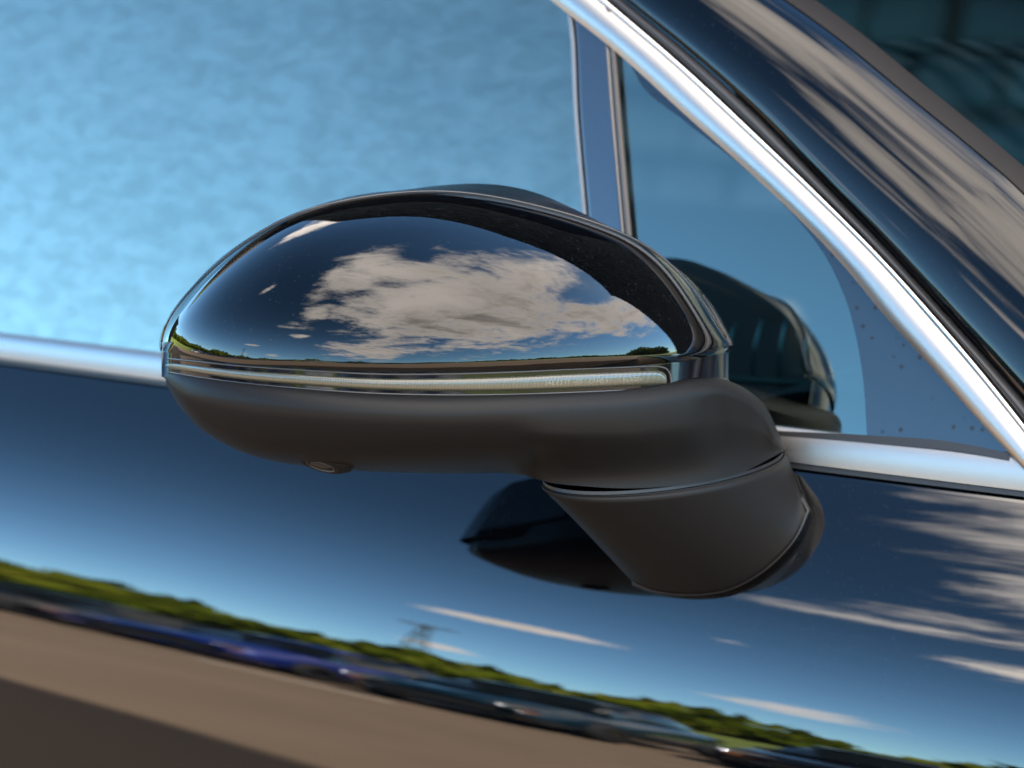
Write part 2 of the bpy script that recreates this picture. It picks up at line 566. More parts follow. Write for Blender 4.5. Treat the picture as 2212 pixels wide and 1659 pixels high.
# --- front pillar skin: rolls from the window plane round to the windscreen
pa = path_interp(RUB_UP, 90)
PA = W(pa[:, 0], pa[:, 1], 0.0015)
tdir = np.gradient(PA, axis=0)
tdir /= np.linalg.norm(tdir, axis=1)[:, None]
qv = W(pa[:, 0], pa[:, 1], 0.0)
PILLAR_W, OM0, OM1 = 0.0515, rad(-2), rad(66)
rows = []
edges = []
for i in range(len(PA)):
    t_ = tdir[i]
    qq = max(0.0, float((qv[i] - B0) @ WQ))
    nn = WN + WQ * (qq / W_R)
    nn = nn - t_ * np.dot(nn, t_)
    nn /= np.linalg.norm(nn)
    s_ = np.cross(t_, nn)
    if np.dot(s_, WQ) < 0:
        s_ = -s_
    row = [PA[i] - nn * 0.006]
    p = PA[i].copy()
    row.append(p.copy())
    N_ = 46
    # angle of the surface normal across the width: a small lead-in radius, a flat cheek, then the roll
    wsc = float(np.interp(pa[i, 0], [1240, 1352, 1950, 2350], [0.62, 0.70, 1.0, 1.1]))
    for j in range(N_):
        x = (j + 0.5) / N_
        om = rad(np.interp(x, [0, 0.035, 0.10, 0.45, 0.80, 1.0], [-38, -14, -1, 15, 34, 52]))
        dirv = s_ * math.cos(om) - nn * math.sin(om)
        p = p + dirv * (PILLAR_W * 1.18 * wsc / N_)
        row.append(p.copy())
    rows.append(row)
    om = rad(58)
    edges.append((p.copy(), s_ * math.cos(om) - nn * math.sin(om), nn * math.cos(om) + s_ * math.sin(om), t_))
grid("front_pillar", np.array(rows), M_PAINT_PILLAR, car)
# windscreen surround and windscreen
sur, scr = [], []
for (p, dv, nn, t_) in edges:
    a0 = p + nn * 0.0006
    a1 = p + nn * 0.0014 + dv * 0.002
    a2 = a1 + dv * 0.010
    sur.append([p - nn * 0.004, a0, a1, a2, a2 - nn * 0.004])
    d2 = dv * math.cos(rad(14)) - nn * math.sin(rad(14))
    scr.append([a2 - nn * 0.0028 + d2 * x - nn * (x * x / 9.0) for x in np.linspace(-0.006, 1.25, 24)])
grid("windscreen_surround", np.array(sur), principled("satin_black_surround", (0.012, 0.010, 0.009), rough=0.5, spec=0.10), car, sharp=30)
grid("windscreen", np.array(scr), M_SCREEN, car)

# --- bright waist moulding and the door below it
SS = np.concatenate([np.linspace(-2.3, -0.62, 12), np.linspace(-0.55, BLEN + 0.30, 130), np.linspace(BLEN + 0.4, BLEN + 1.5, 12)])


def waist(s, out, down):
    """offset from the waist line: out of the car, and down"""
    return B0 + s[..., None] * BD + np.asarray(out)[..., None] * np.array([0, -1.0, 0]) - np.asarray(down)[..., None] * np.array([0, 0, 1.0]) + np.asarray(bend(s))[..., None] * np.array([0, 1.0, -0.165])


rel = np.clip(SS / BLEN, -0.8, 1.4)
MH = 0.0125 + 0.0022 * rel
rows = []
for i, s in enumerate(SS):
    row = []
    row.append(waist(np.array(s), np.array(-0.008), np.array(0.001)))
    for th_ in np.linspace(84, 10, 18):
        a = rad(th_)
        row.append(waist(np.array(s), np.array(0.40 * MH[i] * (math.cos(a) - math.cos(rad(84)))), np.array(MH[i] * 1.2 * (math.sin(rad(84)) - math.sin(a)))))
    row.append(waist(np.array(s), np.array(0.0), np.array(MH[i] * 1.07)))
    rows.append(row)
grid("waist_moulding", np.array(rows), M_CHROME, car, sharp=40)

drows, gap_shadow = [], []
for i, s in enumerate(SS):
    th0, Rr = 42.0 - 0.4 * rel[i], 0.184 + 0.018 * rel[i]
    y, z = 0.0035, MH[i] * 1.06 + 0.0022
    gap_shadow.append([waist(np.array(s), np.array(-0.01), np.array(MH[i])), waist(np.array(s), np.array(0.004), np.array(MH[i] + 0.0004)),
                 waist(np.array(s), np.array(0.0045), np.array(z - 0.0006)), waist(np.array(s), np.array(-0.01), np.array(z))])
    row = [waist(np.array(s), np.array(-0.012), np.array(z + 0.001)), waist(np.array(s), np.array(y - 0.0012), np.array(z - 0.0002))]
    th_ = 64.0
    row.append(waist(np.array(s), np.array(y), np.array(z)))
    for tt in (58.0, 52.0, 48.0):
        y += 0.0006 * math.sin(rad(tt)); z += 0.0006 * math.cos(rad(tt))
        row.append(waist(np.array(s), np.array(y), np.array(z)))
    th_ = th0
    lowf = max(0.6, 1 + 2.0 * rel[i])
    for j in range(150):
        r_ = Rr * np.interp(th_, [-18, -3, 4, 14, 45], [0.58 * lowf, 0.60 * lowf, 1.05, 1.15, 1.0])
        ds = 0.0016
        y += ds * math.sin(rad(th_)); z += ds * math.cos(rad(th_))
        th_ = max(-15.0, th_ - math.degrees(ds / r_))
        row.append(waist(np.array(s), np.array(y), np.array(z)))
    for j in range(12):
        ds = 0.03
        y += ds * math.sin(rad(th_)); z += ds * math.cos(rad(th_))
        th_ = min(-4, th_ + 1.5)
        row.append(waist(np.array(s), np.array(y), np.array(z)))
    drows.append(row)
dpts = np.array(drows)
door = grid("door_panel", dpts, M_PAINT_DOOR, car)
grid("waist_gap_shadow", np.array(gap_shadow), M_RUBBER, car, smooth=False)  # black strip standing in for the shadow in the gap under the moulding
dv_, df_ = grid_vf(dpts)
DOOR = BVHTree.FromPolygons([Vector(x) for x in dv_], df_)


def door_hit(u, v, off=0.0):
    r = ray(u, v)
    r = r / np.linalg.norm(r)
    loc, nor, idx, dist = DOOR.ray_cast(Vector(CAM), Vector(r))
    if loc is None:
        return CAM + r * 1.4
    return np.array(loc) - r * off


# --- the rest of the shell that could be glimpsed: roof, cabin, dashboard
roof = []
for s in np.linspace(-0.55, 0.9, 12):
    row = []
    for a in np.linspace(0, 1, 14):
        base = Wsq(np.array(s), np.array(0.47))
        row.append(base + np.array([0, 1.05 * a, 0.10 * math.sin(a * math.pi) ** 0.8]))
    roof.append(row)
roof = np.array(roof) - np.array([0.55, 0, 0])
grid("roof_panel", roof, M_PAINT, car)
v, f = join_parts([box_vf((-1.6, 1.10, 0.15), (1.0, 1.14, 0.90)), box_vf((-1.6, 0.09, 0.12), (1.0, 1.14, 0.16)),
                   box_vf((-1.62, 0.1, 0.15), (-1.58, 1.14, 1.3))])
obj("cabin_lining", v, f, M_INT, car, smooth=False)
v, f = join_parts([box_vf((-2.7, 0.10, 0.14), (0.9, 1.0, 0.74)), box_vf((0.9, 0.34, 0.14), (1.75, 0.95, 0.70))])
obj("light_block_core", v, f, M_INT, car, smooth=False)  # unseen dark boxes, added to block light coming through below the cabin
bon = []
for s in np.linspace(BLEN + 0.12, BLEN + 1.5, 16):
    e = waist(np.array(s), np.array(-0.01), np.array(0.016))
    bon.append([e + np.array([0, 1.0 * a, 0.05 * math.sin(a * math.pi) - 0.05 * (s - BLEN) * 0.4 * (a > 0)]) for a in np.linspace(0, 1, 14)])
grid("bonnet", np.array(bon), M_PAINT, car)
# dashboard end with its vertical vent blades, behind the quarter window
dx0 = P(1520, 760, 1.52)
dash = []
for a in np.linspace(0, 1, 22):
    ang = a * math.pi
    dash.append([[0.14 + dx0[0] - 0.16 * math.cos(ang), yy, dx0[2] - 0.05 + 0.06 * math.sin(ang) - 0.10 * (abs(a - .5) * 2) ** 2] for yy in np.linspace(0.10, 1.05, 10)])
dash_o = grid("dashboard", np.array(dash), M_DASH, car)
for (ua, va, ub, vb) in ((1648, 690, 1626, 812), (1700, 690, 1684, 816), (1752, 712, 1738, 820), (1590, 700, 1566, 808)):
    pth = [P(ua + (ub - ua) * q - 7 * math.sin(math.pi * q), va + (vb - va) * q, 1.47 - 0.01 * math.sin(math.pi * q)) for q in np.linspace(0, 1, 9)]
    v, f = tube_vf(pth, 0.0011, 7)
    obj("vent_slat", v, f, M_VENT, dash_o)
pth = [P(1540 + 260 * q, 818 + 14 * q, 1.465) for q in np.linspace(0, 1, 9)]
v, f = tube_vf(pth, 0.0022, 7)
obj("vent_frame", v, f, M_DASH, dash_o)

# ------------------------------------------------------------------ the door mirror
mirror = None
UC, AL, AR = 950.0, 600.0, 628.0
D0, CDEP = 1.245, 0.075
TILT = 0.11
HOR = [(347, 748), (420, 760), (495, 770), (650, 777), (819, 783), (950, 782), (1100, 778), (1229, 772), (1350, 768), (1484, 762), (1573, 751)]
V0_OFF = [(347, 1), (420, 1.5), (495, 2.0), (650, 5), (819, 9), (950, 10), (1100, 9), (1229, 7), (1350, 4), (1484, 2), (1573, 1)]


def v0_of(u):
    u = np.asarray(u, float)
    return cr_interp(HOR, u) - np.maximum(cr_interp(V0_OFF, u), 0.5)


SIL = [(347, 742), (366, 689), (413, 627), (475, 564), (554, 508), (632, 468), (710, 439), (800, 423), (864, 416), (937, 415), (1028, 420), (1119, 435), (1229, 462),
       (1338, 502), (1411, 544), (1484, 608), (1539, 681), (1567, 732), (1576, 747)]
RIM = [(346, 757), (344, 742), (363, 687), (410, 624), (472, 561), (551, 505), (630, 465), (710, 436), (800, 417), (864, 411), (937, 402), (1010, 397), (1083, 400), (1156, 416),
       (1229, 446), (1301, 482), (1374, 521), (1448, 568), (1520, 634), (1575, 721), (1586, 743)]
BOT = [(347, 757), (420, 772), (495, 783), (650, 794), (819, 802), (950, 803), (1100, 800), (1229, 796), (1400, 787), (1484, 779), (1565, 762)]


def tau_of(u):
    u = np.asarray(u, float)
    x = np.where(u < UC, (u - UC) / AL, (u - UC) / AR)
    return np.arccos(np.clip(x, -1, 1))


def u_of(t):
    c = np.cos(t)
    return UC + np.where(c < 0, AL * c, AR * c)


# outline height over the mid line: sin(tau) * polynomial in cos(tau)
so_ = np.array(SIL, float)[1:-1]
tt_ = tau_of(so_[:, 0])
A_ = np.stack([np.cos(tt_) ** i for i in range(8)], 1)
coef = np.linalg.lstsq(A_ * np.sin(tt_)[:, None], v0_of(so_[:, 0]) - so_[:, 1], rcond=None)[0]


def outline_b(t):
    return np.sin(t) * sum(coef[i] * np.cos(t) ** i for i in range(8))


def rmax(u):
    return np.interp(u, [340, 640, 900, 1200, 1576], [0.974, 0.972, 0.966, 0.960, 0.955])


def c_of(t):
    return CDEP * np.sin(t) ** 0.95


def head_h(u, v, lip=True):
    """how far the cap stands out towards the camera at (u, v)"""
    t = np.clip(tau_of(u), 0.02, math.pi - 0.02)
    bf = np.maximum(outline_b(t) / rmax(u), 4.0)
    y = v0_of(u) - v
    hh = c_of(t) * np.sqrt(np.clip(1 - (y / bf) ** 2, 0.0, 1))
    if lip:
        dl_ = np.maximum(v - cr_interp(HOR, u), 0) / 5161.0
        hh = hh - dl_ ** 2 / (2 * 0.0058)
    return hh


def head_d(u, h):
    return D0 + TILT * (np.asarray(u, float) - UC) / 5161.0 - h


NT_, NS_ = 200, 90
ta = np.linspace(math.pi - 0.035, 0.035, NT_)
rows = []
for t in ta:
    u = float(u_of(t))
    bf = float(outline_b(t) / rmax(u))
    top = float(rmax(u)) * 0.9995
    vb = float(cr_interp(BOT, u))
    vh = float(cr_interp(HOR, u))
    v0 = float(v0_of(u))
    s0 = math.asin(max(-0.95, min(0.95, (v0 - vh) / bf)))
    s1 = math.asin(top)
    vs = [v0 - bf * math.sin(s) for s in np.linspace(s1, s0, NS_)] + list(np.linspace(vh, vb, 14)[1:])
    vs = np.array(vs)
    us = np.full(len(vs), u)
    rows.append(P(us, vs, head_d(us, head_h(us, vs))))
cap_pts = np.array(rows)
ctop, cbot = cap_pts[:, 0], cap_pts[:, -1]

# lower housing = skirt + neck, one skin (remeshed and smoothed where they meet)
STP = [(354, 809), (420, 819), (495, 829), (650, 845), (819, 858), (950, 861), (1100, 858), (1229, 854), (1433, 838), (1500, 826), (1554, 818), (1596, 832), (1629, 853), (1654, 878), (1671, 911), (1688, 950), (1697, 968)]
SBT = [(355, 823), (382, 870), (419, 914), (475, 953), (522, 976), (569, 991), (632, 1003), (700, 1012), (788, 1018), (882, 1021), (979, 1023), (1100, 1023), (1138, 1028), (1165, 1037),
       (1271, 1051), (1354, 1055), (1438, 1051), (1521, 1041), (1604, 1020), (1697, 972)]


def edge_h(u):
    return head_h(u, cr_interp(HOR, u), lip=False)


NECK_D, NK, NT_DT = 1.258, 0.034, 0.025
BACK = lambda u: float(np.interp(u, [340, 360, 400, 470, 560, 900, 1576], [0.004, 0.020, 0.031, 0.038, 0.042, 0.036, 0.010]))


def sstep(x):
    x = np.clip(x, 0, 1)
    return x * x * (3 - 2 * x)


def skirt_ring(u):
    """section of the lower housing at image column u: shoulder, underside, and (to the right) the run down into the neck"""
    st, sb = float(cr_interp(STP, u)), float(cr_interp(SBT, u))
    hgt = sb - st
    ins = min(1.0, hgt / 100.0)
    sh = st + min(33.0, 0.42 * hgt)
    h0 = float(edge_h(np.array(min(u, 1440.0)))) + 0.0008 * min(1, hgt / 60)
    h0 = float(edge_h(np.array(min(u, 1500.0)))) + 0.0008 * min(1, hgt / 60)
    if u > 1100:
        q = (u - 950.0) / 748.0
        hn = -0.0265 + 0.1015 * math.sqrt(max(0.0, 1 - q * q))
        k_ = float(sstep((u - 1120) / 260.0))
        h0 = h0 * (1 - k_) + hn * k_
    up = sh - st
    pts = []
    for a in np.linspace(90, 0, 12):
        y = sh - (up + 10 * ins * float(np.interp(u, [1480, 1560], [1, 0]))) * math.sin(rad(a))
        pts.append((y, h0 - 0.0085 * ins * (1 - math.cos(rad(a)))))
    amp = float(sstep((u - 1090.0) / 110.0))
    x = max(-0.999, min(0.999, (u - 1432.0) / 266.0))
    hs = D0 - (NECK_D + NT_DT * x - NK * math.sqrt(1 - x * x)) + TILT * (u - UC) / 5161.0
    kd = h0 + 0.004
    sbx = sb + 45 * amp
    for a in np.linspace(0, 90, 60)[1:]:
        y = sh + (sb - sh) * math.sin(rad(a))
        t_ = math.sin(rad(a))
        cc = math.sqrt(max(0.0, 1 - ((y - sh) / (sbx - sh)) ** 2))
        hu = h0 - kd * (1 - cc ** 1.05)
        if u > 1480:
            hu = hu * (1 - amp * float(sstep((u - 1480) / 90.0))) + (h0 + (hs - h0) * t_) * amp * float(sstep((u - 1480) / 90.0))
        w_ = amp * float(sstep((t_ - 0.30) / 0.70))
        pts.append((y, hu * (1 - w_) + hs * w_))
    bk = -BACK(u) * min(1.0, hgt / 45.0) if u < 1165 else min(-0.022, D0 - (NECK_D + NT_DT * x + NK * 0.9 * math.sqrt(1 - x * x)))
    hb = min(pts[-1][1], 0.0)
    for a in np.linspace(12, 90, 9):
        pts.append((sb - (sb - sh) * 0.5 * (1 - math.cos(rad(a))) - 0.5, hb + (bk - hb) * math.sin(rad(a))))
    pts.append((sh, bk))
    pts.append((st + 1, bk))
    return np.array([P(np.array(u), np.array(y), head_d(u, h)) for (y, h) in pts])


us = 355 + (1696.5 - 355) * (0.5 - 0.5 * np.cos(np.linspace(0.10, math.pi * 0.995, 170)))
sk = np.array([skirt_ring(u) for u in us])
v1, f1 = grid_vf(sk, closed=True)
n1 = sk.shape[1]
f1 = list(f1) + [tuple(range(n1))[::-1], tuple((len(sk) - 1) * n1 + q for q in range(n1))]
bm = bmesh.new()
me_ = bpy.data.meshes.new("t")
me_.from_pydata([tuple(p) for p in v1], [], f1)
bm.from_mesh(me_)
bmesh.ops.recalc_face_normals(bm, faces=bm.faces)
bm.to_mesh(me_)
bm.free()
v1 = [tuple(q.co) for q in me_.vertices]
f1 = [tuple(p.vertices) for p in me_.polygons]


def flat_ring(L, R, dc, kdep, sag, n=64, ex=1.0, dt=0.025):
    """closed ring: left and right silhouette points, depth half axis, and how far the front arc hangs down"""
    a = np.linspace(0, 2 * math.pi, n, endpoint=False)
    x = np.sign(np.cos(a)) * np.abs(np.cos(a)) ** ex
    z = np.sign(np.sin(a)) * np.abs(np.sin(a)) ** ex
    L, R = np.array(L, float), np.array(R, float)
    mid, half = (L + R) / 2, (R - L) / 2
    u = mid[0] + half[0] * x
    v = mid[1] + half[1] * x + sag * z
    return P(u, v, dc + dt * x - kdep * z)


v1h, f1h = v1, f1
mirror = obj("door_mirror", v1, f1, M_MATTE, car, sharp=75)
mirror['label'] = "folded door mirror with glossy cap over a matte black lower housing"
# mirror is moved to no place of its own: its sub-parts share the car's frame
cap = grid("mirror_cap", cap_pts, M_PAINT_CAP, mirror)

# rim behind the crease of the cap, then the back of the housing
rimc = path_interp(RIM, NT_)
crease_uv = np.array([(float(u_of(t)), float(v0_of(u_of(t))) - float(outline_b(t)) * 0.9995) for t in ta])
rim_pts = []
ri = path_interp(RIM, 400)
for i, t in enumerate(ta):
    c_ = ctop[i]
    j = int(round(i / (NT_ - 1) * 399))
    # matching rim point by arc position
    r_ = ri[j]
    dcr = float(np.dot(c_ - CAM, F))
    bk_ = BACK(r_[0])
    a0 = P(r_[0], r_[1], max(D0 + 0.006, dcr + 0.006))
    a1 = P(r_[0] + (UC - r_[0]) * 0.006, r_[1] + 3, D0 + bk_ * 0.8)
    inn = np.array([UC + (r_[0] - UC) * 0.90, 745 + (r_[1] - 745) * 0.88])
    a2 = P(inn[0], inn[1], D0 + bk_)
    b0 = c_ * 0.6 + a0 * 0.4 + (CAM - c_) / np.linalg.norm(CAM - c_) * 0.0004
    rim_pts.append([c_ + (c_ - a0) * 0.0, b0, a0, a1, a2])
rim_pts = np.array(rim_pts)
grid("mirror_rim", rim_pts, principled("satin_black_rim", (0.004, 0.005, 0.006), rough=0.22, spec=0.22), mirror)
v, f = tube_vf(ctop + (CAM - ctop) / 1.2 * 0.0002, 0.00065, 8)
obj("cap_edge_bead", v, f, M_GLOSS, mirror)
gl_top = rim_pts[:, 4]
gl_bot = np.array([P(np.array(float(u_of(t))), cr_interp(STP, float(u_of(t))) + 60 * math.sin(t), D0 + BACK(float(u_of(t))) - 0.004) for t in ta])
kk = np.linspace(0, 1, 12)[None, :, None]
grid("mirror_glass", gl_top[:, None] * (1 - kk) + gl_bot[:, None] * kk, M_GLASSMIR, mirror)


# --- strip under the cap with the side turn lamp
def strip_h(u, v):
    e = edge_h(u)
    return e - 0.0034 - np.maximum(v - cr_interp(BOT, u), 0) / 5161.0 * 0.10


G1 = [(352, 783), (420, 789), (495, 797), (650, 808), (819, 817), (950, 817), (1100, 813), (1229, 807), (1433, 799)]
G2 = [(354, 795), (420, 806), (495, 817), (650, 832), (819, 843), (950, 846), (1100, 845), (1229, 841), (1433, 832)]
us = np.concatenate([np.linspace(349, 420, 30), np.linspace(424, 1480, 90), np.linspace(1486, 1574, 30)])
rows = []
for u in us:
    a, b = float(cr_interp(BOT, u)), float(cr_interp(STP, u))
    if u > 1540:
        a = float(np.interp(u, [1540, 1574], [a, 757]))
    vv = np.concatenate([[a - 3, a - 1], np.linspace(a + 1, b + 6, 14)])
    hh = strip_h(np.full(len(vv), u), vv)
    hh[0] -= 0.004
    hh[-1] -= 0.001
    rows.append(P(np.full(len(vv), u), vv, head_d(u, hh)))
grid("lamp_strip", np.array(rows), principled("black_lamp_strip", (0.003, 0.003, 0.004), rough=0.06, spec=0.22), mirror)
# lens: milky light guide with fine ribs
mt, t = mat_new("milky_lens")
tc = t.n('ShaderNodeTexCoord')
wv = t.n('ShaderNodeTexWave', {'Vector': tc.outputs['Object'], 'Scale': 330.0, 'Distortion': 0.0}, bands_direction='X')
bpn = t.n('ShaderNodeBump', {'Height': wv.outputs['Fac'], 'Distance': 0.00012, 'Strength': 0.5})
c = t.mix(t.n('ShaderNodeMapRange', {0: wv.outputs['Fac'], 3: 0.0, 4: 0.35}).outputs[0], (0.040, 0.040, 0.027, 1), (0.020, 0.020, 0.013, 1))
b = t.n('ShaderNodeBsdfPrincipled', {'Base Color': c, 'Roughness': 0.35, 'Coat Weight': 0.4, 'Coat Roughness': 0.03, 'Normal': bpn.outputs[0]})
t.n('ShaderNodeOutputMaterial', {0: b.outputs[0]})
M_LENS = mt
us = np.concatenate([np.linspace(357, 420, 24), np.linspace(424, 1425, 110), np.linspace(1428, 1440, 10)])
rows = []
for u in us:
    g1, g2 = float(cr_interp(G1, u)), float(cr_interp(G2, u))
    if u > 1415:
        x = min(1.0, (u - 1415) / 25.0)
        g1 += 16 * (1 - math.sqrt(max(0, 1 - x * x)))
    if u < 378:
        x = min(1.0, (378 - u) / 21.0)
        mid_ = (g1 + g2) / 2
        sc_ = math.sqrt(max(0.02, 1 - x * x))
        g1, g2 = mid_ + (g1 - mid_) * sc_, mid_ + (g2 - mid_) * sc_
    q = np.linspace(-1, 1, 11)
    vv = (g1 + g2) / 2 + (g2 - g1) / 2 * q
    hh = strip_h(np.full(11, u), vv) + 0.0004 + 0.0013 * np.sqrt(np.clip(1 - q**2, 0, 1))
    hh[[0, -1]] -= 0.0008
    rows.append(P(np.full(11, u), vv, head_d(u, hh)))
grid("turn_lamp_lens", np.array(rows), M_LENS, mirror)
# moulded lettering on the lens
def lens_text(body, u0, v0, size_px):
    cu = bpy.data.curves.new("lens_lettering", 'FONT')
    cu.body = body
    cu.size = 1.0
    cu.extrude = 0.0
    ot = bpy.data.objects.new("tmp", cu)
    COL.objects.link(ot)
    dg = bpy.context.evaluated_depsgraph_get()
    me = bpy.data.meshes.new_from_object(ot.evaluated_get(dg))
    bpy.data.objects.remove(ot)
    V = []
    for q in me.vertices:
        u = u0 + q.co.x * size_px
        v = v0 - q.co.y * size_px - (u - u0) * 0.045
        g1, g2 = float(cr_interp(G1, u)), float(cr_interp(G2, u))
        k_ = max(-1.0, min(1.0, (v - (g1 + g2) / 2) / ((g2 - g1) / 2)))
        h = float(strip_h(np.array(u), np.array(v))) + 0.0004 + 0.0013 * math.sqrt(max(0, 1 - k_ * k_)) + 0.00008
        V.append(P(np.array(u), np.array(v), head_d(u, h)))
    return V, [tuple(p.vertices) for p in me.polygons]


lt = [lens_text("SAE E2 17", 1177, 832, 13), lens_text("(((S", 1240, 829, 13), lens_text("C7442 3", 1272, 828, 12), lens_text("E1 S 201", 1345, 824, 12)]
v, f = join_parts(lt)
obj("lens_lettering", v, face_camera(v, f), principled("pale_moulded_lettering", (0.11, 0.11, 0.085), rough=0.4), mirror, smooth=False)
# thin pale bead of the lens frame, running along the top and round the inner end
fr = [(u, float(cr_interp(G1, u)) - 9) for u in np.linspace(360, 1405, 60)] + [(1424, 792), (1438, 796), (1446, 805), (1449, 818), (1450, 834)]
fp = path_interp(fr, 160)
pts = np.array([P(np.array(q[0]), np.array(q[1]), head_d(q[0], strip_h(np.array(q[0]), np.array(q[1])) + 0.0002)) for q in fp])
v, f = tube_vf(pts, 0.00045, 8)
M_BEAD = principled("grey_lens_frame", (0.035, 0.035, 0.036), rough=0.25, spec=0.35)
obj("lens_frame", v, f, M_BEAD, mirror)
fr = [(u, float(cr_interp(G2, u)) + 7) for u in np.linspace(360, 1445, 80)]
pts = np.array([P(np.array(q[0]), np.array(q[1]), head_d(q[0], strip_h(np.array(q[0]), np.array(q[1])) + 0.0001)) for q in fr])
v, f = tube_vf(pts, 0.00035, 8)
obj("lens_frame", v, f, M_BEAD, mirror)

# --- surround-view camera let into the underside
def under(u, v, off=0.0):
    r = ray(np.array(float(u)), np.array(float(v)))
    rn = r / np.linalg.norm(r)
    loc, nor, idx, dist = HOUSE.ray_cast(Vector(CAM), Vector(rn))
    return (np.array(loc) if loc is not None else P(np.array(float(u)), np.array(float(v)), D0)) - rn * off


HOUSE = BVHTree.FromPolygons([Vector(q) for q in v1h], f1h)
pc_ = under(694, 1001, -0.002)
ax1 = (RV * 1.0 - UV * 0.30); ax1 /= np.linalg.norm(ax1)
ax3 = -F * 0.36 - UV * 0.93
ax3 = ax3 - ax1 * np.dot(ax3, ax1); ax3 /= np.linalg.norm(ax3)
ax2 = np.cross(ax3, ax1)


def pod_ring(r1, r2, h, n=40, cx=0.0, k=0.85):
    r1, r2, h, cx = r1 * k, r2 * k, h * k, cx * k
    a = np.linspace(0, 2 * math.pi, n, endpoint=False)
    return np.array([pc_ + ax1 * (r1 * math.cos(t) + cx) + ax2 * (r2 * math.sin(t)) + ax3 * h for t in a])


pod = [pod_ring(0.0150, 0.0105, -0.006, cx=0.002), pod_ring(0.0125, 0.0088, -0.0005, cx=0.002), pod_ring(0.0100, 0.0072, 0.0016), pod_ring(0.0082, 0.0062, 0.0018), pod_ring(0.0076, 0.0056, 0.0008)]
v, f = grid_vf(np.array(pod), closed=True)
obj("camera_housing", v, face_camera(v, list(f)), M_MATTE, mirror)
v, f = tube_vf(pod_ring(0.0069, 0.0052, 0.0013), 0.00045, 8, closed=True)
obj("camera_ring", v, f, M_BEAD, mirror)
ln = [pod_ring(0.0064 * math.cos(a), 0.0048 * math.cos(a), 0.0004 + 0.0022 * math.sin(a)) for a in np.linspace(0, 1.45, 7)]
v, f = grid_vf(np.array(ln), closed=True)
f = list(f) + [tuple(6 * 40 + q for q in range(40))]
obj("camera_lens", v, face_camera(v, f), M_FRIT, mirror)

# --- foot that carries the mirror on the door
rim_ring = flat_ring((1167, 1043), (1699, 982), NECK_D, NK + 0.001, 52, n=96)
BASE_F = [(1371, 1261), (1404, 1274), (1458, 1283), (1521, 1283), (1563, 1276), (1625, 1249), (1679, 1207), (1721, 1157), (1745, 1103)]
bf_ = path_interp(BASE_F[::-1], 49)                # from the right end to the left, along the visible lower arc
bb_ = path_interp([(1371, 1261), (1366, 1220), (1400, 1130), (1500, 1060), (1620, 1040), (1720, 1060), (1745, 1103)], 49)
bring = np.concatenate([bf_[:-1], bb_[:-1]])


def base_ring(uvs, off):
    return np.array([door_hit(np.array(a), np.array(b), off) for a, b in uvs])


bring3 = base_ring(bring, 0.004)
top_in = flat_ring((1171, 1042), (1695, 980), NECK_D, NK - 0.0003, 51, n=96)
loft = [top_in, rim_ring]
r1 = flat_ring((1170, 1049), (1702, 990), NECK_D, NK + 0.002, 53, n=96)
for q in np.linspace(0, 1, 26):
    loft.append(r1 * (1 - q) + bring3 * q)
lv, lf = grid_vf(np.array(loft), closed=True)
lf = list(lf) + [tuple(range(96))]
foot = obj("mirror_foot", lv, lf, M_MATTE, mirror)
# dark fold joint between neck and foot
jr = [flat_ring((1172, 1034), (1692, 972), NECK_D, NK - 0.0015, 50, n=96), flat_ring((1172, 1047), (1692, 985), NECK_D, NK - 0.0015, 50, n=96)]
v, f = grid_vf(np.array(jr), closed=True)
obj("fold_joint", v, f, M_RUBBER, mirror)
# gasket round the base
gk = []
cen = bring.mean(0)
for off, sc_ in ((0.0055, 0.995), (0.0050, 1.02), (0.0030, 1.026), (0.0, 1.026)):
    gk.append(base_ring(cen + (bring - cen) * sc_, off))
v, f = grid_vf(np.array(gk), closed=True)
obj("base_gasket", v, f, M_RUBBER, mirror)

# ------------------------------------------------------------------ the place that the car's skin mirrors
ground = obj("ground", [(-600, -600, 0), (600, -600, 0), (600, 600, 0), (-600, 600, 0)], [(0, 1, 2, 3)],
             principled("brown_grey_asphalt", (0.178, 0.122, 0.077), rough=0.9, vary=(0.8, 0.12)), None, smooth=False)
tag(ground, kind='structure')
M_LINE = principled("worn_road_paint", (0.55, 0.5, 0.42), rough=0.8, vary=(9.0, 0.25))
v, f = join_parts([box_vf((x0, -7.15, 0.0), (x0 + 1.6, -7.03, 0.006)) for x0 in (-9.4, -5.6, -2.0, 1.6)])
bl = obj("parking_line", v, f, M_LINE, None, smooth=False)
tag(bl, kind='structure')

